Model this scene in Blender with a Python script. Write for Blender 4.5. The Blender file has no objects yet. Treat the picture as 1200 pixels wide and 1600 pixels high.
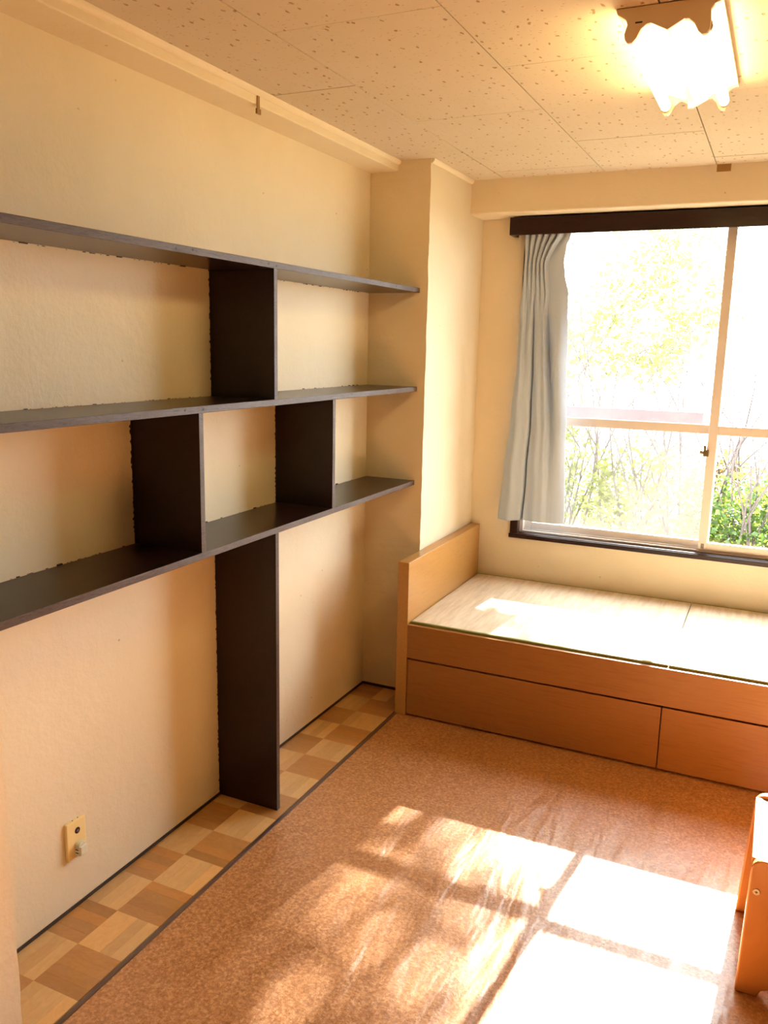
import bpy, bmesh, math, random
from mathutils import Vector, Matrix
random.seed(7)
S = bpy.context.scene
COL = S.collection

# ---------------------------------------------------------------- camera
cam_d = bpy.data.cameras.new('camera'); cam = bpy.data.objects.new('camera', cam_d); COL.objects.link(cam)
cam_d.sensor_fit = 'VERTICAL'; cam_d.sensor_height = 36.0; cam_d.lens = 1306.2 * 36.0 / 1600.0
cam_d.clip_start = 0.02; cam_d.clip_end = 200
fw = Vector((-0.41368209, 0.88919469, -0.19544803)).normalized()
rt = Vector((0.90473892, 0.42546336, 0.02069845)).normalized(); up = rt.cross(fw)
M = Matrix((rt, up, -fw)).transposed().to_4x4(); M.translation = (1.70668785, -4.16082903, 1.625139)
cam.matrix_world = M; S.camera = cam

# ---------------------------------------------------------------- sky, sun, exposure
S.view_settings.view_transform = 'Standard'; S.view_settings.look = 'None'
S.view_settings.gamma = 1; S.view_settings.use_curve_mapping = False
S.view_settings.exposure = 0.20
W = bpy.data.worlds.new('sky'); S.world = W; W.use_nodes = True
bg = W.node_tree.nodes['Background']; bg.inputs[0].default_value = (0.90, 0.94, 1.0, 1); bg.inputs[1].default_value = 21.0
sun_d = bpy.data.lights.new('sun', 'SUN'); sun_d.energy = 125.0; sun_d.angle = math.radians(0.6); sun_d.color = (1.0, 0.96, 0.92)
sun = bpy.data.objects.new('sun', sun_d); COL.objects.link(sun)
SUN_DIR = Vector((-0.17, -1.65, -1.0)).normalized()
sun.rotation_euler = SUN_DIR.to_track_quat('-Z', 'Y').to_euler(); sun.location = (2, 8, 6)
S.cycles.max_bounces = 10; S.cycles.diffuse_bounces = 6; S.cycles.transparent_max_bounces = 24
S.cycles.sample_clamp_indirect = 12; S.cycles.caustics_reflective = False
TUBE_STRENGTH = 47.0

# ---------------------------------------------------------------- materials
def mat(name, color=(.8, .8, .8), rough=.5, spec=.5, metal=0):
    m = bpy.data.materials.new(name); m.use_nodes = True
    b = m.node_tree.nodes['Principled BSDF']
    b.inputs['Base Color'].default_value = (*color, 1); b.inputs['Roughness'].default_value = rough
    b.inputs['Specular IOR Level'].default_value = spec; b.inputs['Metallic'].default_value = metal
    return m, m.node_tree, b
def N(nt, t, **kw):
    n = nt.nodes.new(t)
    for k, v in kw.items():
        if k in n.inputs: n.inputs[k].default_value = v
        else: setattr(n, k, v)
    return n
def pos(nt, scale=(1, 1, 1), obj=False, rot=(0, 0, 0)):
    if obj: src = N(nt, 'ShaderNodeTexCoord').outputs['Object']
    else: src = N(nt, 'ShaderNodeNewGeometry').outputs['Position']
    mp = N(nt, 'ShaderNodeMapping'); mp.inputs['Scale'].default_value = scale; mp.inputs['Rotation'].default_value = rot
    nt.links.new(src, mp.inputs[0]); return mp.outputs[0]
def noise(nt, vec, scale, detail=4, rough=.55, dist=0):
    n = N(nt, 'ShaderNodeTexNoise', Scale=scale, Detail=detail, Roughness=rough, Distortion=dist)
    nt.links.new(vec, n.inputs['Vector']); return n.outputs['Fac']
def ramp(nt, fac, stops):
    r = N(nt, 'ShaderNodeValToRGB'); e = r.color_ramp.elements
    while len(e) < len(stops): e.new(0.5)
    for el, (p, c) in zip(e, stops):
        el.position = p; el.color = (*c, 1) if not isinstance(c, (int, float)) else (c, c, c, 1)
    nt.links.new(fac, r.inputs[0]); return r.outputs[0]
def mix(nt, fac, a, b, mode='MIX'):
    m = N(nt, 'ShaderNodeMix', data_type='RGBA', blend_type=mode)
    for sock, v in ((m.inputs[0], fac), (m.inputs[6], a), (m.inputs[7], b)):
        if isinstance(v, (int, float)): sock.default_value = v
        elif isinstance(v, tuple): sock.default_value = (*v, 1)
        else: nt.links.new(v, sock)
    return m.outputs[2]
def bump(nt, b, height, strength=.3, dist=.01, prev=None):
    n = N(nt, 'ShaderNodeBump', Strength=strength, Distance=dist); nt.links.new(height, n.inputs['Height'])
    if prev: nt.links.new(prev, n.inputs['Normal'])
    nt.links.new(n.outputs[0], b.inputs['Normal']); return n.outputs[0]

def wall_mat(name, c1, c2):
    m, nt, b = mat(name, c1, .62, .3)
    p = pos(nt)
    col = mix(nt, ramp(nt, noise(nt, p, 1.6, 4, .6), [(.35, 0), (.65, 1)]), c1, c2)
    blot = ramp(nt, noise(nt, p, 9, 5, .7), [(.62, 0), (.75, 1)])
    col = mix(nt, mix(nt, .12, (0, 0, 0), blot), col, (c1[0]*.72, c1[1]*.68, c1[2]*.55))
    v = N(nt, 'ShaderNodeTexVoronoi', Scale=7.0); nt.links.new(pos(nt, (1, 1, 1.3)), v.inputs['Vector'])
    sp = ramp(nt, v.outputs['Distance'], [(.018, 1), (.04, 0)])
    col = mix(nt, mix(nt, .55, (0, 0, 0), sp), col, (.28, .17, .08))
    nt.links.new(col, b.inputs['Base Color'])
    h = bump(nt, b, noise(nt, p, 5, 5, .6), .35, .02)
    bump(nt, b, noise(nt, p, 90, 4, .6), .25, .003, h)
    return m
WALL = wall_mat('painted_plaster', (.72, .625, .455), (.68, .585, .41))
SIDE = mat('darkened_unseen_side_wall', (.30, .22, .14), .5)[0]  # invented dark finish for the unseen right wall, lowers the ambient light
REAR = mat('darkened_unseen_rear_wall', (.16, .10, .06), .6)[0]  # unseen wall behind the camera, made dark to cut bounced light
CEIL_BASE, _, _ = mat('ceiling_gap', (.35, .25, .15), .9)

def ceil_mat():
    m, nt, b = mat('fissured_ceiling_tile', (.80, .66, .48), .85, .2)
    p = pos(nt)
    w = N(nt, 'ShaderNodeTexNoise', Scale=40.0, Detail=2.0); nt.links.new(p, w.inputs['Vector'])
    wp = N(nt, 'ShaderNodeVectorMath', operation='MULTIPLY_ADD'); wp.inputs[1].default_value = (.02, .02, .0)
    nt.links.new(w.outputs['Color'], wp.inputs[0]); nt.links.new(p, wp.inputs[2])
    def specks(scale, sc, lo, dens):
        mp = N(nt, 'ShaderNodeMapping'); mp.inputs['Scale'].default_value = sc; nt.links.new(wp.outputs[0], mp.inputs[0])
        v = N(nt, 'ShaderNodeTexVoronoi', Scale=scale); v.voronoi_dimensions = '2D'; nt.links.new(mp.outputs[0], v.inputs['Vector'])
        d = ramp(nt, v.outputs['Distance'], [(lo, 1), (lo*1.35, 0)])
        s = N(nt, 'ShaderNodeSeparateColor'); nt.links.new(v.outputs['Color'], s.inputs[0])
        k = ramp(nt, s.outputs[0], [(dens, 1), (dens+.02, 0)])
        return mix(nt, 1.0, d, k, 'MULTIPLY')
    a = specks(27, (1, .55, 1), .088, .45); c = specks(60, (.6, 1, 1), .10, .45)
    col = mix(nt, ramp(nt, noise(nt, p, 2.2, 3), [(.3, 0), (.7, 1)]), (.58, .49, .37), (.54, .455, .33))
    col = mix(nt, mix(nt, .75, (0, 0, 0), a), col, (.26, .15, .07))
    col = mix(nt, mix(nt, .35, (0, 0, 0), c), col, (.30, .18, .08))
    nt.links.new(col, b.inputs['Base Color'])
    h = mix(nt, 1.0, mix(nt, 1.0, (1, 1, 1), a, 'SUBTRACT'), c, 'SUBTRACT')
    bump(nt, b, h, .5, .004)
    return m
TILE = ceil_mat()

def wood(name, c1, c2, rough=.4, scale=(1, 1, 1), coat=0, grain=14, bumps=.15, spec=.5):
    m, nt, b = mat(name, c1, rough, spec)
    p = pos(nt, scale)
    f = noise(nt, p, grain, 6, .65, .6)
    nt.links.new(ramp(nt, f, [(.3, c1), (.5, c2), (.72, c1)]), b.inputs['Base Color'])
    b.inputs['Coat Weight'].default_value = coat; b.inputs['Coat Roughness'].default_value = .15
    bump(nt, b, f, bumps, .003)
    return m
BEDWOOD_X = wood('shaded_wood_grain_along_bed', (.24, .095, .020), (.29, .125, .03), .34, (.35, 3, 6), 0, 16, .06)  # same bed wood darkened: shade of the bed front put into the colour
BEDWOOD_Y = wood('light_wood_grain_across_bed', (.36, .18, .042), (.42, .22, .06), .34, (3, .35, 6), 0, 16, .06)
DARK_SHELF = wood('dark_stained_wood', (.011, .0038, .0028), (.018, .007, .0045), .28, (4, .5, 4), .12, 18, .06, .28)
DARK_EDGE = wood('dark_stained_wood_edge', (.020, .010, .008), (.085, .052, .036), .36, (6, 1.2, 14), 0, 22, .5, .25)
DARK_FRAME = wood('dark_brown_window_wood', (.014, .0045, .004), (.022, .008, .006), .30, (.6, 4, 4), .05, 14, .05, .2)
STOOLWOOD = wood('orange_varnished_wood', (.36, .135, .032), (.42, .175, .045), .35, (1, 1, .5), .2, 6, .04)
GAP, _, _ = mat('dark_base_gap', (.035, .02, .014), .8)
BINDING, _, _ = mat('dark_vinyl_binding', (.10, .055, .045), .35)
ALU = mat('beige_aluminium', (.60, .53, .46), .42, .5, .1)[0]
ALU_DARK = mat('grey_track', (.20, .17, .16), .5)[0]
BRASS = mat('tarnished_metal', (.16, .12, .05), .4, .5, .7)[0]
STEEL = mat('steel_screw', (.55, .50, .42), .3, .5, .9)[0]
BLACK = mat('black_slot', (.01, .008, .007), .7)[0]
CREAM_PLASTIC = mat('yellowed_plastic', (.80, .62, .28), .35)[0]
WHITE_PLASTIC = mat('grey_white_plastic', (.62, .62, .50), .35)[0]
TAPE = mat('brown_tab', (.30, .16, .045), .6)[0]
FIXTURE = mat('enamelled_lamp_housing', (.72, .58, .38), .35)[0]
SMEAR = mat('black_paint_edge', (.025, .012, .008), .6)[0]

def parquet(name, c1, c2, sc):
    m, nt, b = mat(name, c1, .28, .5)
    oi = N(nt, 'ShaderNodeObjectInfo')
    p = pos(nt, sc)
    f = noise(nt, p, 14, 5, .65, 2.2)
    col = ramp(nt, f, [(.3, c1), (.7, c2)])
    tint = ramp(nt, oi.outputs['Random'], [(0, (.78, .74, .68)), (.35, (.93, .92, .90)), (.8, (1, .98, .95)), (1, (1.12, 1.0, .80))])
    nt.links.new(mix(nt, 1.0, col, tint, 'MULTIPLY'), b.inputs['Base Color'])
    b.inputs['Coat Weight'].default_value = .3; b.inputs['Coat Roughness'].default_value = .2
    bump(nt, b, f, .05, .002)
    return m
PARQ_LIGHT = parquet('pale_parquet', (.58, .34, .13), (.66, .41, .18), (2, 1, 1))
PARQ_DARK = parquet('brown_parquet', (.40, .185, .055), (.47, .235, .08), (1, 2, 1))

def carpet_mat():
    m, nt, b = mat('speckled_cork_brown_flooring', (.45, .2, .08), .42, .5)
    p = pos(nt)
    f = noise(nt, p, 115, 3, .7)
    g = noise(nt, p, 60, 3, .6)
    col = ramp(nt, f, [(.32, (.22, .072, .018)), (.50, (.41, .175, .055)), (.66, (.62, .33, .145))])
    col = mix(nt, ramp(nt, g, [(.35, .0), (.65, .35)]), col, (.40, .16, .05))
    col = mix(nt, ramp(nt, noise(nt, p, 1.3, 3), [(.4, 0), (.7, .25)]), col, (.52, .26, .12))
    nt.links.new(col, b.inputs['Base Color'])
    b.inputs['Coat Weight'].default_value = .6; b.inputs['Coat Roughness'].default_value = .25
    wr = noise(nt, pos(nt, (2.2, .55, 1), rot=(0, 0, -.25)), 4.5, 3, .5, .4)
    h = bump(nt, b, wr, .4, .03)
    h2 = bump(nt, b, f, .35, .003, h)
    nt.links.new(h, b.inputs['Coat Normal'])
    return m
CARPET = carpet_mat()

def mat_mat():
    m, nt, b = mat('woven_rush_top', (.80, .68, .50), .6, .3)
    p = pos(nt, (1, .12, 1))
    f = noise(nt, p, 45, 5, .65)
    nt.links.new(ramp(nt, f, [(.35, (.52, .40, .27)), (.55, (.62, .51, .37)), (.7, (.68, .57, .43))]), b.inputs['Base Color'])
    bump(nt, b, f, .3, .003)
    return m
MATTOP = mat_mat()
PIPING = mat('olive_green_edging', (.22, .22, .06), .7)[0]

def curtain_mat():
    m, nt, b = mat('blue_grey_cloth', (.46, .53, .62), .85, .2)
    tr = N(nt, 'ShaderNodeBsdfTranslucent'); tr.inputs[0].default_value = (.42, .50, .58, 1)
    mx = N(nt, 'ShaderNodeMixShader'); mx.inputs[0].default_value = .12
    nt.links.new(b.outputs[0], mx.inputs[1]); nt.links.new(tr.outputs[0], mx.inputs[2])
    nt.links.new(mx.outputs[0], nt.nodes['Material Output'].inputs[0])
    bump(nt, b, noise(nt, pos(nt), 400, 2), .15, .001)
    return m
CLOTH = curtain_mat()

def glass_mat():
    m, nt, b = mat('window_glass'); nt.nodes.remove(b)
    t = N(nt, 'ShaderNodeBsdfTransparent'); t.inputs[0].default_value = (.95, .97, .96, 1)
    g = N(nt, 'ShaderNodeBsdfGlossy'); g.inputs['Roughness'].default_value = .02
    lw = N(nt, 'ShaderNodeLayerWeight', Blend=.5); fr = N(nt, 'ShaderNodeMath', operation='POWER'); fr.inputs[1].default_value = 4
    nt.links.new(lw.outputs['Facing'], fr.inputs[0]); fs = N(nt, 'ShaderNodeMath', operation='MULTIPLY_ADD'); fs.inputs[1].default_value = .5; fs.inputs[2].default_value = .02
    nt.links.new(fr.outputs[0], fs.inputs[0]); mx = N(nt, 'ShaderNodeMixShader')
    nt.links.new(fs.outputs[0], mx.inputs[0]); nt.links.new(t.outputs[0], mx.inputs[1]); nt.links.new(g.outputs[0], mx.inputs[2])
    nt.links.new(mx.outputs[0], nt.nodes['Material Output'].inputs[0]); return m
GLASS = glass_mat()
def net_mat():
    m, nt, b = mat('insect_netting'); nt.nodes.remove(b)
    t = N(nt, 'ShaderNodeBsdfTransparent'); d = N(nt, 'ShaderNodeBsdfDiffuse'); d.inputs[0].default_value = (.10, .095, .09, 1)
    tr = N(nt, 'ShaderNodeBsdfTranslucent'); tr.inputs[0].default_value = (.085, .075, .07, 1)
    a = N(nt, 'ShaderNodeMixShader'); a.inputs[0].default_value = .6
    nt.links.new(d.outputs[0], a.inputs[1]); nt.links.new(tr.outputs[0], a.inputs[2])
    mx = N(nt, 'ShaderNodeMixShader'); mx.inputs[0].default_value = .22
    nt.links.new(t.outputs[0], mx.inputs[1]); nt.links.new(a.outputs[0], mx.inputs[2])
    nt.links.new(mx.outputs[0], nt.nodes['Material Output'].inputs[0]); return m
NET = net_mat()
def leaf_mat(name, c, t):
    m, nt, b = mat(name, c, .5, .3)
    oi = noise(nt, pos(nt), 6, 2)
    nt.links.new(ramp(nt, oi, [(.35, (c[0]*.6, c[1]*.65, c[2]*.6)), (.65, c)]), b.inputs['Base Color'])
    tr = N(nt, 'ShaderNodeBsdfTranslucent'); tr.inputs[0].default_value = (*t, 1)
    mx = N(nt, 'ShaderNodeMixShader'); mx.inputs[0].default_value = .45
    nt.links.new(b.outputs[0], mx.inputs[1]); nt.links.new(tr.outputs[0], mx.inputs[2])
    nt.links.new(mx.outputs[0], nt.nodes['Material Output'].inputs[0]); return m
LEAF_Y = leaf_mat('yellow_green_leaf', (.17, .19, .04), (.20, .21, .03))
LEAF_P = leaf_mat('haze_paled_leaf', (.30, .31, .10), (.34, .35, .10))  # paler than the shrub leaves: haze put into the leaf colour
LEAF_G = leaf_mat('green_leaf', (.045, .075, .02), (.11, .17, .018))
LEAF_O = leaf_mat('autumn_leaf', (.13, .08, .025), (.18, .11, .025))
BARK = wood('grey_brown_bark', (.045, .032, .03), (.07, .05, .045), .8, (2, 2, .5), 0, 12, .5)
BARK_PALE = wood('glare_paled_bark', (.18, .14, .14), (.24, .20, .20), .8, (2, 2, .5), 0, 12, .5)  # bark lightened and tinted lilac to carry the outdoor glare
SOIL = mat('leafy_soil', (.12, .11, .07), .9)[0]
REFLECTION_TONE = mat('maroon_reflection_tone', (.06, .035, .04), .6)[0]  # tone of the band mirrored in the pane
def emis(name, c, s):
    m = bpy.data.materials.new(name); m.use_nodes = True; nt = m.node_tree; nt.nodes.clear()
    e = nt.nodes.new('ShaderNodeEmission'); e.inputs[0].default_value = (*c, 1); e.inputs[1].default_value = s
    o = nt.nodes.new('ShaderNodeOutputMaterial'); nt.links.new(e.outputs[0], o.inputs[0]); return m
TUBE_GLOW = emis('lit_fluorescent_tube', (1.0, .745, .32), TUBE_STRENGTH)

# ---------------------------------------------------------------- mesh helpers
def box(bm, x0, x1, y0, y1, z0, z1, mi=0):
    v = [bm.verts.new((x, y, z)) for z in (z0, z1) for y in (y0, y1) for x in (x0, x1)]
    for q in ((0, 2, 3, 1), (4, 5, 7, 6), (0, 1, 5, 4), (2, 6, 7, 3), (0, 4, 6, 2), (1, 3, 7, 5)):
        f = bm.faces.new([v[i] for i in q]); f.material_index = mi
    return v
def prism(bm, pts, axis, a, b, mi=0):
    """polygon pts (2D, the other two axes in order) extruded along axis from a to b"""
    def P(p, t):
        c = list(p); c.insert(axis, t); return c
    A = [bm.verts.new(P(p, a)) for p in pts]; B = [bm.verts.new(P(p, b)) for p in pts]
    n = len(pts)
    fs = [bm.faces.new(A), bm.faces.new(B[::-1])]
    for i in range(n): fs.append(bm.faces.new((A[i], B[i], B[(i+1) % n], A[(i+1) % n])))
    for f in fs: f.material_index = mi
def cyl(bm, a, b, r0, r1=None, n=10, mi=0, caps=True):
    a, b = Vector(a), Vector(b); r1 = r0 if r1 is None else r1
    d = (b-a).normalized(); u = d.orthogonal().normalized(); w = d.cross(u)
    A = []; B = []
    for i in range(n):
        t = 2*math.pi*i/n; o = u*math.cos(t)+w*math.sin(t)
        A.append(bm.verts.new(a+o*r0)); B.append(bm.verts.new(b+o*r1))
    for i in range(n):
        f = bm.faces.new((A[i], A[(i+1) % n], B[(i+1) % n], B[i])); f.material_index = mi; f.smooth = True
    if caps:
        bm.faces.new(A[::-1]).material_index = mi; bm.faces.new(B).material_index = mi
def obj(name, bm, m, parent=None, bevel=0, smooth=False, **props):
    bmesh.ops.recalc_face_normals(bm, faces=bm.faces)
    me = bpy.data.meshes.new(name); bm.to_mesh(me); bm.free()
    for k in (m if isinstance(m, (list, tuple)) else [m]): me.materials.append(k)
    if smooth:
        for p in me.polygons: p.use_smooth = True
    o = bpy.data.objects.new(name, me); COL.objects.link(o)
    if parent:
        o.parent = parent; o.matrix_parent_inverse = Matrix.Translation(-world_loc(parent))
    if bevel:
        b = o.modifiers.new('bevel', 'BEVEL'); b.width = bevel; b.segments = 2; b.limit_method = 'ANGLE'; b.angle_limit = math.radians(40)
    for k, v in props.items(): o[k] = v
    return o
def world_loc(o):
    l = o.location.copy()
    while o.parent:
        l = l + o.matrix_parent_inverse.translation; o = o.parent; l = l + o.location
    return l
def B():
    return bmesh.new()
def bx(name, dims, m, parent=None, bevel=0, **p):
    bm = B(); box(bm, *dims); return obj(name, bm, m, parent, bevel, **p)
def thing(name, label, cat, loc, group=None, kind=None):
    o = bpy.data.objects.new(name, None); o.empty_display_size = .1; COL.objects.link(o); o.location = loc
    if label: o['label'] = label
    if cat: o['category'] = cat
    if group: o['group'] = group
    if kind: o['kind'] = kind
    return o

# ---------------------------------------------------------------- dimensions
PX, PY = .2835, -.7026          # pillar protrusion and its near face
NY = -3.006                    # far face of the near pillar
CZ = 2.4; RX = 2.78; FY = -5.1  # ceiling, right wall, wall behind the camera
WX0, WX1, WZ0, WZ1 = .503, 2.40, .657, 2.262

# ---------------------------------------------------------------- the room shell
floor = bx('floor', (-.15, RX+.15, FY-.15, .15, -.12, -.008), GAP, kind='structure', label='parquet floor under the brown flooring sheet')
SQ = .1525; y_0 = -1.459
pl = {}
def strip_mesh(x0, x1, y0, y1, light):
    key = (round(x1-x0, 4), round(y1-y0, 4), light)
    if key not in pl:
        bm = B(); g = .00015; a, c = (x1-x0)/2-g, (y1-y0)/2-g
        box(bm, -a, a, -c, c, -.008, 0)
        me = bpy.data.meshes.new('parquet_strip'); bmesh.ops.recalc_face_normals(bm, faces=bm.faces); bm.to_mesh(me); bm.free()
        me.materials.append(PARQ_LIGHT if light else PARQ_DARK); pl[key] = me
    o = bpy.data.objects.new('parquet_strip', pl[key]); COL.objects.link(o); o.parent = floor
    o.location = ((x0+x1)/2, (y0+y1)/2, random.uniform(-.0002, .0001))
for j in range(-15, 6):
    ya = y_0 + j*SQ; yb = ya+SQ
    if ya > -.68 or yb < -3.6: continue
    yb = min(yb, PY+.0)
    for ci, (xa, xb) in enumerate(((.0, .120), (.120, .2725))):
        light = (j+ci) % 2 == 1
        if yb-ya < .02: continue
        if light:                                   # fingers run along y
            w = SQ/4; x = xb
            while x-1e-4 > xa:
                x2 = max(x-w, xa); strip_mesh(x2, x, ya, yb, True); x = x2
        else:
            y = ya
            while y+1e-4 < yb:
                y2 = min(y+SQ/4, yb); strip_mesh(xa, xb, y, y2, False); y = y2
# cork-brown sheet with its dark edge binding
cp = thing('floor_covering', 'speckled cork-brown sheet covering most of the parquet floor', 'carpet', (1.5, -2.5, 0))
bm = B(); box(bm, .2927, RX, FY, -.004, -.0075, .004); obj('sheet', bm, CARPET, cp)
bm = B(); prism(bm, [(.276, -.0075), (.276, .001), (.280, .0035), (.290, .0065), (.2955, .0065), (.2955, -.0075)], 1, FY, -.004)
obj('edge_binding', bm, BINDING, cp, label='dark edge strip of the brown floor sheet')

def rough_box(x0, x1, y0, y1, z0, z1, edge_x, edge_ys, amp, n=90):
    """box whose vertical corner(s) on x=edge_x wobble like chipped plaster"""
    bm = B(); rings = []
    rnd = random.Random(int(abs(y0)*1000))
    off = 0
    for i in range(n+1):
        z = z0+(z1-z0)*i/n
        off = off*.6+rnd.uniform(-amp, amp)
        ring = []
        for (x, y) in ((x0, y0), (x1, y0), (x1, y1), (x0, y1)):
            if x == edge_x and y in edge_ys: x = x+off*.5; y = y+off*(1 if y == y0 else -1)
            ring.append(bm.verts.new((x, y, z)))
        rings.append(ring)
    for a, b in zip(rings, rings[1:]):
        for k in range(4): bm.faces.new((a[k], a[(k+1) % 4], b[(k+1) % 4], b[k]))
    bm.faces.new(rings[0][::-1]); bm.faces.new(rings[-1]); return bm

wl = bx('wall_left', (-.15, 0, FY-.15, .15, .008, CZ+.1), WALL, kind='structure', label='cream plastered wall behind the dark shelves')
obj('pillar', rough_box(-.02, PX, PY, .02, .010, CZ+.05, PX, (PY,), .0016), WALL, wl)
obj('near_pillar', rough_box(-.02, PX, FY, NY, .004, CZ+.05, PX, (NY,), .0035), WALL, wl)
bm = B(); box(bm, -.02, .1315, NY-.05, PY+.01, 2.357, CZ+.05); obj('beam', bm, WALL, wl, .004)
bx('gap_shade_left', (-.01, .004, NY-.02, PY, -.008, .010), GAP, kind='structure')  # dark strip standing for the shaded gap below the wall
bx('gap_shade_back', (.004, PX-.004, PY-.004, PY+.002, -.008, .012), GAP, kind='structure')  # same dark strip for the gap shade at the pillar foot
def bead(name, p0, p1, sgn):
    bm = B(); n = 8; r = .014
    ring = []
    for y in (p0[1], p1[1]):
        rr = []
        for i in range(n+1):
            t = math.pi/2*i/n
            rr.append(bm.verts.new((p0[0]+sgn*r*1.1*math.cos(t), y, CZ+.004-(r*1.5)*math.sin(t)-0.0)))
        rr += [bm.verts.new((p0[0]-.004, y, CZ+.004-r*1.5)), bm.verts.new((p0[0]-.004, y, CZ+.006))]
        ring.append(rr)
    m_ = len(ring[0])
    for i in range(m_): bm.faces.new((ring[0][i], ring[0][(i+1) % m_], ring[1][(i+1) % m_], ring[1][i]))
    bm.faces.new(ring[0]); bm.faces.new(ring[1][::-1])
    return obj(name, bm, WALL, kind='structure')
bead('trim_1', (.1315, NY), (.1315, PY), 1)
bead('trim_2', (PX, PY+.002), (PX, -.19), 1)

# window wall with its opening
bm = B()
box(bm, -.15, WX0, 0, .15, -.02, CZ+.1); box(bm, WX1, RX+.15, 0, .15, -.02, CZ+.1)
box(bm, WX0, WX1, 0, .15, -.02, WZ0); box(bm, WX0, WX1, 0, .15, WZ1, CZ+.1)
wb = obj('wall_back', bm, WALL, kind='structure', label='cream wall around the window')
bm = B(); box(bm, PX-.01, RX+.02, -.1933, -.0005, 2.2456, CZ+.05); obj('beam', bm, WALL, wb, .006)
bx('wall_right', (RX, RX+.15, FY-.15, .15, -.02, CZ+.1), SIDE, kind='structure')
bx('wall_front', (-.15, RX+.15, FY-.15, FY, -.02, CZ+.1), REAR, kind='structure')

# ceiling with its tiles, half-lapped rows running into the room
ceil = bx('ceiling', (-.15, RX+.15, FY-.15, .15, CZ+.008, CZ+.12), CEIL_BASE, kind='structure', label='speckled tile ceiling')
tm = {}
TW, TL = .4635, .92
for i in range(0, 7):
    x0 = -.02+i*TW; x1 = min(x0+TW, RX)
    yy = (-1.262 if i % 2 else -1.715)-TL*5
    while yy < 0:
        ya, yb = max(yy, FY), min(yy+TL, -.0)
        if yb-ya > .03 and x1-x0 > .03:
            key = (round(x1-x0, 3), round(yb-ya, 3))
            if key not in tm:
                bm = B(); a, c = (x1-x0)/2-.0006, (yb-ya)/2-.0006
                v = box(bm, -a, a, -c, c, 0, .010)
                for k in range(4): v[k].co.x *= 1-.0014/a; v[k].co.y *= 1-.0014/c
                bmesh.ops.recalc_face_normals(bm, faces=bm.faces)
                me = bpy.data.meshes.new('ceiling_tile'); bm.to_mesh(me); bm.free(); me.materials.append(TILE); tm[key] = me
            o = bpy.data.objects.new('ceiling_tile', tm[key]); COL.objects.link(o); o.parent = ceil
            o.location = ((x0+x1)/2, (ya+yb)/2, CZ+random.uniform(-.0012, .0004))
        yy += TL

# ---------------------------------------------------------------- window
win = thing('window_1', 'sliding window with beige sashes in a dark wooden casing', None, (1.45, 0, WZ0), kind='structure')
bm = B()
j = .040
box(bm, WX0, WX0+j, -.012, .145, WZ0, WZ1)
box(bm, WX1-j, WX1, -.012, .145, WZ0, WZ1)
box(bm, WX0+j, WX1-j, -.0119, .145, WZ1-j, WZ1)
box(bm, WX0+j, WX1-j, -.012, .145, WZ0, WZ0+.026)
obj('casing', bm, DARK_FRAME, win, .003, label='dark brown wooden casing')
bm = B(); box(bm, WX0-.004, WX1+.004, -.020, -.010, WZ0-.002, WZ0+.022); obj('sill_nosing', bm, DARK_FRAME, win, .004)
bm = B()
box(bm, WX0+j, WX0+j+.018, .028, .125, WZ0+.026, WZ1-j); box(bm, WX1-j-.018, WX1-j, .028, .125, WZ0+.026, WZ1-j)
box(bm, WX0+j+.018, WX1-j-.018, .028, .125, WZ0+.026, WZ0+.034)
for yy in (.046, .086): box(bm, WX0+j+.018, WX1-j-.018, yy-.002, yy+.002, WZ0+.034, WZ0+.042)
box(bm, WX0+j+.018, WX1-j-.018, .028, .125, WZ1-j-.012, WZ1-j)
obj('track_frame', bm, ALU, win)
def sash(x0, x1, y, latch):
    z0, z1 = WZ0+.036, WZ1-j-.008
    bm = B(); w = .041; d = .014
    rb = .036
    box(bm, x0, x0+w, y-d, y+d, z0, z1); box(bm, x1-w, x1, y-d, y+d, z0, z1)
    box(bm, x0+w, x1-w, y-d+.001, y+d-.001, z0, z0+rb); box(bm, x0+w, x1-w, y-d+.001, y+d-.001, z1-.03, z1)
    zc = 1.245
    box(bm, x0+w, x1-w, y-d+.002, y+d-.002, zc, zc+.043)
    s = obj('sash', bm, ALU, win, .002)
    bx('glass_pane', (x0+w-.004, x1-w+.004, y-.0015, y+.0015, z0+rb-.004, zc+.004), GLASS, s)
    bx('glass_pane', (x0+w-.004, x1-w+.004, y-.0015, y+.0015, zc+.039, z1-.026), GLASS, s)
    if latch:
        bm = B(); zc2 = 1.165
        box(bm, x0-.014, x0+.010, y-d-.012, y-d-.001, zc2-.022, zc2+.010)
        cyl(bm, (x0-.014, y-d-.008, zc2-.004), (x0-.030, y-d-.008, zc2-.002), .008, .009, 10)
        cyl(bm, (x0-.008, y-d-.010, zc2+.006), (x0-.010, y-d-.010, zc2+.030), .005, .007, 10)
        obj('crescent_latch', bm, BRASS, s, .002, label='small dark metal window latch')
        bm = B(); box(bm, x0+.014, x0+.028, y-d-.002, y-d+.001, z0+.006, z0+.030); obj('stop_plate', bm, ALU_DARK, s)
sash(1.424, WX1-j-.012, .050, True)
sash(WX0+j+.012, 1.468, .088, False)
sc_ = bx('insect_screen', (WX0+j+.03, 1.46, .1195, .1205, WZ0+.05, WZ1-j-.02), NET, win)

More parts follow.
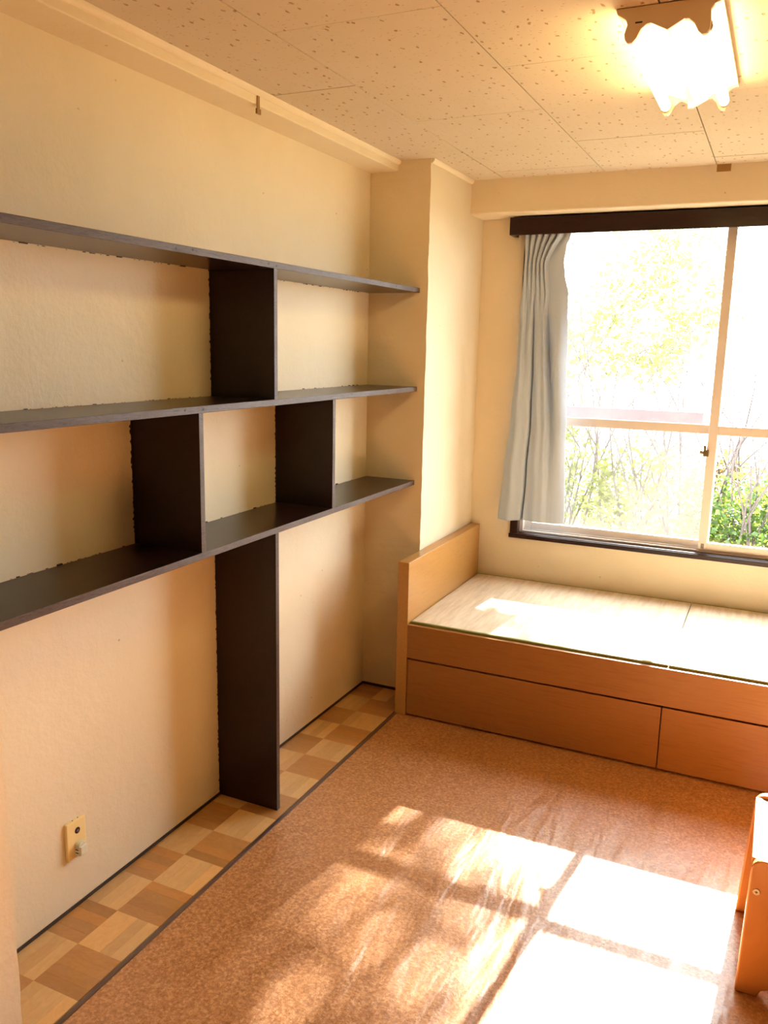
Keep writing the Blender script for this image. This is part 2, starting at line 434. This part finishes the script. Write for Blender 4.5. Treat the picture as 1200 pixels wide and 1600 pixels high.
# curtain valance, its track
val = thing('curtain_valance', 'dark brown board boxing the curtain track above the window', 'valance', (.46, -.09, 2.16))
bm = B(); box(bm, .452, 2.50, -.100, -.082, 2.158, 2.238); obj('front_board', bm, DARK_FRAME, val, .002)
bm = B(); box(bm, .452, 2.50, -.082, .0, 2.222, 2.238); obj('top_board', bm, DARK_FRAME, val)
bm = B(); box(bm, .452, .470, -.082, .0, 2.158, 2.222); obj('end_board', bm, DARK_FRAME, val)
bm = B(); box(bm, .475, 2.48, -.052, -.036, 2.186, 2.202); obj('curtain_track', bm, ALU_DARK, val)

# curtain
def lerp(tab, z):
    if z >= tab[0][0]: return tab[0][1]
    for (a, va), (b, vb) in zip(tab, tab[1:]):
        if z >= b:
            t = (a-z)/(a-b); t = t*t*(3-2*t); return va+(vb-va)*t
    return tab[-1][1]
LEFT = [(2.17, .515), (2.05, .522), (1.98, .520), (1.8, .512), (1.55, .508), (1.3, .492), (1.0, .468), (.757, .449)]
RIGHT = [(2.17, .742), (2.10, .722), (2.03, .714), (1.98, .722), (1.88, .744), (1.6, .757), (1.2, .775), (.757, .793)]
def sstep(a, b, t):
    t = max(0., min(1., (t-a)/(b-a))); return t*t*(3-2*t)
def curtain():
    bm = B(); NZ, NU = 150, 240
    grid = []
    for a in range(NZ+1):
        z = 2.172+(.757-2.172)*a/NZ
        l, r = lerp(LEFT, z), lerp(RIGHT, z); row = []
        head = 1-sstep(2.02, 1.80, z) if z < 2.02 else 1   # pleats fade under the pinch
        head = 1-sstep(0, 1, (2.02-z)/.30)
        low = sstep(0, 1, (1.99-z)/.45)
        w = sstep(0, 1, (2.172-z)/.15) if z > 2.0 else 1-.72*sstep(0, 1, (2.0-z)/.9)
        for b in range(NU+1):
            u = b/NU
            p = u*.60/.86 if u < .86 else .60+(u-.86)/.14*.40
            x = l+(r-l)*(u*(1-w)+p*w)
            v = min(1, u/.86)
            pleat = abs(math.sin(math.pi*6*v))**.6
            d = (.034-.012*sstep(0, 1, (2.172-z)/.17))*pleat*head
            if u > .86: d += .022*math.sin(math.pi*min(1, (u-.86)/.14))*(.35+.65*low)*(1-.5*sstep(0, 1, (1.5-z)/.6))
            # long folds: a narrow crease at the left third, a broad shaded hollow right of centre
            d += .030*low*math.sin(math.pi*min(1, u/.40))**.8 if u < .40 else .036*low*math.sin(math.pi*(u-.40)/.60)**.8
            d -= .030*low*math.exp(-((u-.40)/.014)**2)
            fade = 1-.62*sstep(0, 1, (1.55-z)/.7)
            d -= (.046*math.exp(-((u-.80)/.050)**2))*low*fade
            d -= .012*math.exp(-((u-.20)/.05)**2)*sstep(0, 1, (1.97-z)/.1)*(1-sstep(0, 1, (1.75-z)/.35))
            d += .0035*math.sin(u*31+z*2.5)*low+.003*math.sin(u*17+1)*low
            z2 = z+(.010*u-.003*math.sin(u*9))*(a/NZ)-(.004*pleat*(1-sstep(0, 1, (2.172-z)/.02)))
            row.append(bm.verts.new((x, -.052-d, z2)))
        grid.append(row)
    for r0, r1 in zip(grid, grid[1:]):
        for k in range(NU): bm.faces.new((r0[k], r0[k+1], r1[k+1], r1[k]))
    return bm
cu = thing('curtain', 'blue-grey pleated curtain gathered at the left side of the window', 'curtain', (.62, -.06, .757))
c_o = obj('cloth', curtain(), CLOTH, cu, smooth=True)
sd = c_o.modifiers.new('thick', 'SOLIDIFY'); sd.thickness = .0016
for k in range(6):
    x = .53+k*.038
    bm = B(); cyl(bm, (x, -.05, 2.150), (x, -.046, 2.188), .0022, n=6); obj('curtain_hook', bm, STEEL, cu)

# ---------------------------------------------------------------- dark shelf unit on the left wall
DS, T = .2463, .0202
sh = thing('wall_shelf_unit', 'dark stained wooden shelf unit fixed along the left wall', 'shelf', (0, -1.86, 0))
Y1 = PY+.004; Y0 = NY+.002
def board(name, dims, edge, label=None):
    """board with a coarser-grained front edge band"""
    x0, x1, y0, y1, z0, z1 = dims
    bm = B(); box(bm, x0, x1, y0, y1, z0, z1)
    for f in bm.faces:
        if f.calc_center_median().x > x1-1e-4: f.material_index = 1
    o = obj(name, bm, [DARK_SHELF, DARK_EDGE], sh, .0012)
    if label: o['label'] = label
    return o
Z1, Z2, Z3 = 1.873, 1.4482, 1.0267
for z, lb in ((Z1, 'top shelf board'), (Z2, 'middle shelf board'), (Z3, 'lowest shelf board')):
    board('shelf', (.0005, DS, Y0, Y1, z-T, z), True)
def div(y, z0, z1, name='divider', **k):
    board(name, (.0005, DS-.0005, y, y+T, z0, z1), True, **k)
    # ragged paint line where the board meets the plaster
    bm = B(); n = max(12, int((z1-z0)*160)); pr = None; rnd = random.Random(int(y*1000))
    for i in range(n+1):
        z = z0+(z1-z0)*i/n; w = .0015+rnd.random()**4*.007
        cur = [bm.verts.new(c) for c in ((0, y, z), (.0012, y, z), (.0012, y-w, z), (0, y-w, z))]
        if pr:
            for k_ in range(4): bm.faces.new((pr[k_], pr[(k_+1) % 4], cur[(k_+1) % 4], cur[k_]))
        else: bm.faces.new(cur)
        pr = cur
    bm.faces.new(pr[::-1]); obj('paint_edge', bm, SMEAR, sh)
div(-1.8693, Z2, Z1-T)
div(-2.2599, Z3, Z2-T)
div(-1.4777, Z3, Z2-T)
div(-1.8665, 0.0005, Z3-T, 'support_panel', label='tall dark panel carrying the shelves from the floor')
for (y, z) in ((-2.27, Z1-.008), (-2.34, Z1-.012), (-1.90, Z1-.009), (-1.855, Z1-.012), (-.95, Z1-.01), (-2.24, Z2-.010), (-2.32, Z2-.008)):
    bm = B(); cyl(bm, (DS-.002, y, z), (DS+.0008, y, z), .0035, n=8); obj('nail_hole', bm, BLACK, sh)
# crumbly line of dust and plaster along the backs of the shelves
for z in (Z1-T-.0025, Z2+.0005, Z3+.0005):
    bm = B(); rnd = random.Random(int(z*100))
    for k in range(70):
        y = rnd.uniform(Y0+.02, Y1-.02); s = .001+rnd.random()**5*.004
        if any(abs(y-q) < .03 for q in (-1.86, -2.25, -1.47)): continue
        box(bm, 0, s*1.2, y-s*2, y+s*2, z, z+s*.9)
    obj('dust_crumbs', bm, SMEAR, sh, kind='stuff')

# ---------------------------------------------------------------- bed with drawers
BX0, BX1, BY = PX+.002, 2.55, -.9481
bed = thing('bed', 'low light-wood bed with drawers under the window', 'bed', (1.4, -.5, 0))
H1 = .337
bm = B(); box(bm, BX0, H1, BY, -.004, .004, .707); obj('headboard', bm, BEDWOOD_Y, bed, .003)
bm = B(); box(bm, BX1-.05, BX1, BY, -.004, .004, .60); obj('footboard', bm, BEDWOOD_Y, bed, .003)
bm = B(); box(bm, H1, BX1-.05, BY+.002, BY+.024, .276, .4275); obj('side_rail', bm, BEDWOOD_X, bed, .002)
bm = B(); box(bm, H1, BX1-.05, BY+.026, -.01, .385, .410); obj('mattress_board', bm, BEDWOOD_X, bed)
bm = B(); box(bm, H1, BX1-.05, BY+.05, BY+.07, .0045, .276); box(bm, H1, BX1-.05, BY+.0242, BY+.045, .268, .276)
obj('carcass', bm, GAP, bed)  # near-black colour holds the shade of the gap beneath the drawers
for (xa, xb) in ((H1+.004, 1.4147), (1.4187, BX1-.054)):
    dr = bx('drawer', (xa, xb, BY+.002, BY+.022, .014, .2690), BEDWOOD_X, bed, .0015)
    bx('drawer_box', (xa+.02, xb-.02, BY+.022, BY+.048, .03, .24), BEDWOOD_X, dr)
def bed_mat(x0, x1, label):
    t = thing('bed_mat', label, 'mat', ((x0+x1)/2, -.47, .410), group=None)
    bm = B(); box(bm, x0, x1, BY+.038, -.016, .411, .437)
    obj('mat_top', bm, MATTOP, t, .002)
    for (a, b) in ((BY+.0255, BY+.0375), (-.0155, -.0055)):
        bm = B(); box(bm, x0, x1, a, b, .411, .4375); obj('edging', bm, PIPING, t, .003, label='green cloth edging')
bed_mat(H1+.004, 1.4240, 'pale rush mat on the bed beside the headboard')
bed_mat(1.4270, BX1-.056, 'pale rush mat on the bed away from the headboard, at the photo edge')

# ---------------------------------------------------------------- stool at the right edge
st = thing('stool', 'low orange-wood stool lit on top, standing on the brown floor before the bed', 'stool', (1.94, -1.88, .004))
SX0, SX1, SZ = 1.757, 2.125, .387
def stool_panel(y0, y1, splay=0):
    pts = [(SX0, .0045), (SX0+.052, .0045)]
    for i in range(1, 8):
        t = math.pi*i/8; pts.append((SX0+.052+(SX1-SX0-.104)*(1-math.cos(t))/2, .0045+.035*min(1, math.sin(t)*1.6)))
    pts += [(SX1-.052, .0045), (SX1, .0045)]
    r = .030
    for i in range(7):
        t = math.pi/2*i/6; pts.append((SX1-.006-r+r*math.cos(t), SZ-r+r*math.sin(t)))
    for i in range(1, 10):
        t = i/10; pts.append((SX1-r-.006-(SX1-SX0-2*r-.012)*t, SZ-.010*math.sin(math.pi*t)))
    for i in range(7):
        t = math.pi/2+math.pi/2*i/6; pts.append((SX0+.006+r+r*math.cos(t), SZ-r+r*math.sin(t)))
    pts = [(x-splay*(1-z/SZ)*(1 if x < (SX0+SX1)/2 else -1), z) for x, z in pts]
    bm = B(); prism(bm, pts, 1, y0, y1); return bm
obj('end_panel', stool_panel(-2.058, -2.036), STOOLWOOD, st, .004)
obj('end_panel', stool_panel(-1.713, -1.691, .014), STOOLWOOD, st, .004)
bm = B()
ns = 12; pts = []
for i in range(ns+1):
    t = i/ns; pts.append((SX0+.006+(SX1-SX0-.012)*t, SZ-.008-.010*math.sin(math.pi*t)))
for i in range(ns, -1, -1):
    t = i/ns; pts.append((SX0+.006+(SX1-SX0-.012)*t, SZ-.028-.010*math.sin(math.pi*t)))
prism(bm, pts, 1, -2.0355, -1.7135); obj('seat', bm, STOOLWOOD, st, .002)
bm = B(); box(bm, SX0+.10, SX1-.10, -2.036, -1.713, .14, .17); obj('stretcher', bm, STOOLWOOD, st, .003)
for x in (1.781, 2.101):
    bm = B(); cyl(bm, (x, -2.0575, .300), (x, -2.0605, .300), .0095, .0080, 14); s = obj('screw', bm, STEEL, st)
    bm = B(); box(bm, x-.004, x+.004, -2.0612, -2.0600, .2992, .3008); box(bm, x-.0008, x+.0008, -2.0612, -2.0600, .296, .304); obj('screw_slot', bm, BLACK, s)

# ---------------------------------------------------------------- outlet and adapter
ot = thing('wall_outlet', 'yellowed socket plate low on the left wall', 'outlet', (0, -2.558, .216))
bm = B(); box(bm, .0, .011, -2.594, -2.524, .160, .276); obj('cover_plate', bm, CREAM_PLASTIC, ot, .0025)
bm = B(); cyl(bm, (.0100, -2.556, .243), (.0118, -2.556, .243), .0095, n=20); h = obj('antenna_jack', bm, BLACK, ot)
bm = B(); cyl(bm, (.0118, -2.556, .243), (.0135, -2.556, .243), .0038, n=12); obj('jack_pin', bm, mat('dull_copper', (.25, .12, .10), .4)[0], h)
for y in (-2.566, -2.546):
    bm = B(); cyl(bm, (.004, y, .2765), (.004, y, .2758), .002, n=8); obj('vent_hole', bm, BLACK, ot)
ad = thing('plug_adapter', 'small grey-white cube adapter plugged into the yellowed socket plate', 'adapter', (.011, -2.555, .190))
bm = B(); prism(bm, [(.0115, -2.570), (.029, -2.570), (.033, -2.566), (.033, -2.544), (.029, -2.540), (.0115, -2.540)], 2, .172, .200)
obj('adapter_body', bm, WHITE_PLASTIC, ad, .002)
bm = B(); prism(bm, [(-2.570, .200)]+[(-2.555-.015*math.cos(math.pi*i/10), .200+.010*math.sin(math.pi*i/10)) for i in range(1, 10)]+[(-2.540, .200)], 0, .0118, .028)
obj('rounded_top', bm, WHITE_PLASTIC, ad, .001)
for z in (.181, .191):
    bm = B(); box(bm, .016, .026, -2.5712, -2.5698, z-.0012, z+.0012); obj('socket_slot', bm, BLACK, ad)

# ---------------------------------------------------------------- little brown tabs
t = thing('metal_hook', 'small brown hook strip on the beam edge above the shelves', 'hook', (.132, -1.78, 2.357))
bm = B(); box(bm, .1318, .1345, -1.786, -1.772, 2.345, 2.384); obj('strip', bm, TAPE, t)
bm = B(); box(bm, .1300, .1370, -1.790, -1.768, 2.330, 2.346); obj('hook_foot', bm, TAPE, t, .001)
o = bx('brown_tab', (1.372, 1.428, -.1965, -.1938, 2.370, 2.3995), TAPE); o['label'] = 'small brown tab on the beam over the window, under the ceiling'; o['category'] = 'tab'

# ---------------------------------------------------------------- fluorescent ceiling fixture
lx = 1.392; LY0, LY1 = -2.017, -1.343
lamp = thing('ceiling_light', 'lit two-tube fluorescent fixture on the ceiling', 'lamp', (lx, -1.68, CZ))
bm = B()
zt = CZ-.002
prism(bm, [(lx-.112, zt), (lx-.112, zt-.008), (lx-.042, 2.3625), (lx, 2.342), (lx+.042, 2.3625), (lx+.112, zt-.008), (lx+.112, zt)], 1, LY0+.002, LY1-.002)
obj('housing', bm, FIXTURE, lamp)
def endcap(y0, y1):
    pts = [(lx-.118, zt), (lx-.114, zt-.012), (lx-.094, zt-.024), (lx-.090, 2.362), (lx-.096, 2.342), (lx-.093, 2.330), (lx-.086, 2.3225), (lx-.076, 2.3225), (lx-.067, 2.332),
           (lx-.058, 2.350), (lx-.047, 2.3585), (lx-.038, 2.360), (lx, 2.341), (lx+.036, 2.3595), (lx+.046, 2.3585), (lx+.058, 2.348), (lx+.067, 2.330),
           (lx+.076, 2.3225), (lx+.086, 2.3225), (lx+.092, 2.332), (lx+.093, 2.352), (lx+.091, 2.372), (lx+.098, 2.382), (lx+.114, zt-.010), (lx+.118, zt)]
    bm = B(); prism(bm, pts, 1, y0, y1); return obj('end_cap', bm, FIXTURE, lamp, .0015)
e0 = endcap(LY0, LY0+.014); e1 = endcap(LY1-.014, LY1)
for sx in (-.081, .081):
    bm = B(); cyl(bm, (lx+sx, LY0+.030, 2.345), (lx+sx, LY1-.030, 2.345), .0145, n=20)
    tb = obj('fluorescent_tube', bm, TUBE_GLOW, lamp, label='glowing fluorescent tube')
    for (a, b) in ((LY0+.014, LY0+.031), (LY1-.031, LY1-.014)):
        bm = B(); cyl(bm, (lx+sx, a, 2.345), (lx+sx, b, 2.345), .0150, n=20); obj('tube_cap', bm, STEEL, tb)
bm = B(); cyl(bm, (lx-.006, LY1-.05, 2.350), (lx-.006, LY1-.05, 2.326), .0095, .0085, 14); obj('starter', bm, WHITE_PLASTIC, lamp, .001)
bm = B(); box(bm, lx-.072, lx-.056, LY0-.0008, LY0+.0004, 2.3625, 2.3655); obj('screw_slot', bm, BLACK, e0)
bm = B(); box(bm, lx+.111, lx+.116, LY0, LY1, zt-.012, zt); obj('edge_flange', bm, FIXTURE, lamp)

# ---------------------------------------------------------------- outdoors
def leaf(bm, c, s, rnd):
    d = Vector((rnd.uniform(-1, 1), rnd.uniform(-1, 1), rnd.uniform(-.6, .6))).normalized()
    n = Vector((rnd.uniform(-1, 1), rnd.uniform(-1, 1), rnd.uniform(.2, 1.4))).normalized()
    w = d.cross(n).normalized()*s*.42; d = d*s; q = n*s*.12
    c = Vector(c)
    v = [bm.verts.new(p) for p in (c-d*.6, c-d*.1+w+q, c+d*.6, c-d*.1-w+q)]
    bm.faces.new((v[0], v[1], v[2])); bm.faces.new((v[0], v[2], v[3]))
def branch(bm, a, d, L, r, depth, rnd, tips, bend=.25):
    n = 4; p = Vector(a); d = Vector(d).normalized()
    for i in range(n):
        q = p+d*L/n; ra = r*(1-.55*i/n); rb = r*(1-.55*(i+1)/n)
        cyl(bm, p, q, ra, rb, 6, caps=False); p = q
        d = (d+Vector((rnd.uniform(-bend, bend), rnd.uniform(-bend, bend), rnd.uniform(-bend*.5, bend*.7)))).normalized()
        tips.append(p.copy())
        if depth > 0 and i >= 1:
            for s in range(2 if depth > 1 else 1):
                dd = (d+Vector((rnd.uniform(-.9, .9), rnd.uniform(-.9, .9), rnd.uniform(-.2, .7)))).normalized()
                branch(bm, p, dd, L*.62, r*.5, depth-1, rnd, tips, bend)
gr = bx('garden_ground', (-25, 25, .6, 40, -.75, -.65), SOIL); gr['kind'] = 'structure'; gr['label'] = 'bright garden ground outside'
# tree whose crown dapples the sun on bed and floor
tr = thing('garden_tree', 'slender tree with yellow-green leaves paled for haze outside the left window pane', 'tree', (-.25, 5.0, -.65))
rnd = random.Random(11)
bm = B(); tips = []
cyl(bm, (-.25, 5, -.66), (-.28, 5, .9), .06, .05, 10); cyl(bm, (-.28, 5, .9), (-.22, 5, 1.5), .05, .035, 10)
for d, L, r in (((-.15, 0, 1), 2.4, .03), ((.2, .1, 1), 2.8, .022), ((.6, -.1, .85), 1.1, .016), ((1, .0, .25), 1.0, .014), ((-.5, .1, .9), 1.8, .03)):
    branch(bm, (-.22, 5, 1.45), d, L, r, 2, rnd, tips)
obj('trunk', bm, BARK_PALE, tr)
bm = B()
for p in tips:
    for k in range(9):
        leaf(bm, p+Vector((rnd.gauss(0, .13), rnd.gauss(0, .13), rnd.gauss(0, .13))), rnd.uniform(.05, .085), rnd)
# the upper crown
clus = []
for k in range(75):
    a = rnd.uniform(0, 6.28); q = rnd.random()**.6
    clus.append((.12+.75*q*math.cos(a), 5+rnd.uniform(-.4, .4), 1.75+.62*q*math.sin(a)))
for c in clus:
    for k in range(16):
        leaf(bm, (c[0]+rnd.gauss(0, .10), c[1]+rnd.gauss(0, .12), c[2]+rnd.gauss(0, .09)), rnd.uniform(.05, .09), rnd)
obj('foliage', bm, LEAF_P, tr, kind='stuff')

# tall tree farther off: its crown dapples the sun that falls on bed and floor
tt = thing('garden_tree', 'tall leaning tree beyond the window whose crown dapples the sunlight', 'tree', (-2.2, 9.2, -.65))
bm = B(); q = [(-2.2, 9.2, -.66), (-2.1, 9.2, 1.8), (-1.5, 9.1, 3.8), (-.4, 9.0, 5.6), (.7, 9.0, 6.6), (1.6, 9.0, 7.1)]
for k in range(5): cyl(bm, q[k], q[k+1], .15-.024*k, .15-.024*(k+1), 10, caps=False)
tips = []
for k, d in ((3, (.6, .1, 1)), (4, (.6, .2, .9)), (4, (.9, -.2, .1)), (5, (.4, .2, .6)), (5, (.5, -.2, -.1))):
    branch(bm, q[k], d, 1.2, .03, 1, rnd, tips)
obj('trunk', bm, BARK_PALE, tt)
bm = B()
for k in range(88):
    wx = .40+1.0*((k*.618034+.13) % 1); wz = .78+1.75*(k+.5)/88+rnd.uniform(-.05, .05); y = rnd.uniform(8.4, 9.6)
    if wx > 1.34+.07*math.sin(wz*11): continue
    if wz < 1.08 and wx > .92+.10*math.sin(wz*23): continue
    c = (wx+.103*y, y, wz+.606*y)
    for j_ in range(30):
        leaf(bm, (c[0]+rnd.gauss(0, .08), c[1]+rnd.gauss(0, .15), c[2]+rnd.gauss(0, .075)), rnd.uniform(.06, .10), rnd)
for k in range(60):
    c = (rnd.uniform(-.9, 1.5), rnd.uniform(8.3, 9.8), rnd.uniform(6.9, 8.4))
    for j_ in range(26):
        leaf(bm, (c[0]+rnd.gauss(0, .12), c[1]+rnd.gauss(0, .15), c[2]+rnd.gauss(0, .1)), rnd.uniform(.06, .10), rnd)
obj('foliage', bm, LEAF_P, tt, kind='stuff')

def shrub(name, label, c, rad, n, m, seed, stems=9, sz=(.035, .06)):
    t = thing(name, label, 'shrub', (c[0], c[1], -.65), group=None)
    rnd = random.Random(seed)
    for k in range(stems):
        bm = B(); tp = []
        a = (c[0]+rnd.uniform(-.5, .5)*rad[0], c[1]+rnd.uniform(-.6, .2)*rad[1], -.66)
        branch(bm, a, (rnd.uniform(-.35, .35), rnd.uniform(-.1, .1), 1), (c[2]+rad[2]+.75)*rnd.uniform(.8, 1.15), .015, 1, rnd, tp, .10)
        obj('stem', bm, BARK, t)
    bm = B(); done = 0
    cl = []
    for k in range(int(n/28)):
        while True:
            v = Vector((rnd.uniform(-1, 1), rnd.uniform(-1, 1), rnd.uniform(-1, 1)))
            if .25 < v.length < 1: break
        cl.append(Vector((c[0]+v.x*rad[0], c[1]+v.y*rad[1], c[2]+v.z*rad[2])))
    for p in cl:
        for k in range(28):
            leaf(bm, p+Vector((rnd.gauss(0, .07), rnd.gauss(0, .07), rnd.gauss(0, .06))), rnd.uniform(*sz), rnd)
    obj('foliage', bm, m, t, kind='stuff')
shrub('garden_shrub', 'green leafy shrub filling the lower right window pane', (1.75, 3.3, .05), (.75, .5, .62), 5200, LEAF_G, 1, 8)
shrub('garden_shrub', 'orange-tinged shrub top rising behind the window mullion', (1.35, 4.3, .15), (.5, .4, .5), 1800, LEAF_O, 2, 6)
shrub('garden_shrub', 'pale bushy shrub low behind the middle of the left window panes', (.78, 3.65, .10), (.68, .5, .72), 4200, LEAF_Y, 3, 10)
shrub('garden_shrub', 'pale shrub seen just beside the curtain edge', (-.15, 4.0, .15), (.50, .4, .8), 2600, LEAF_Y, 4, 8)
shrub('garden_shrub', 'low dark green shrub at the foot of the lower right window pane', (2.1, 4.8, -.25), (.9, .5, .6), 3600, LEAF_G, 5, 6)
shrub('garden_shrub', 'dark low shrub farther off behind the pale shrubs', (.6, 6.6, -.45), (1.3, .5, .6), 3600, LEAF_G, 6, 8)
rl = thing('reflection_bar', 'faded maroon rail standing in for a reflection in the upper left window pane', 'bar', (.3, 2.54, -.65))  # made-up bar on posts in place of a band reflected in the glass
bm = B(); box(bm, -.75, 1.21, 2.52, 2.56, 1.085, 1.182); obj('reflection_bar_top', bm, REFLECTION_TONE, rl, .005)
for x in (-.70, .08):
    bm = B(); box(bm, x, x+.04, 2.53, 2.57, -.66, 1.09); obj('reflection_bar_post', bm, REFLECTION_TONE, rl)
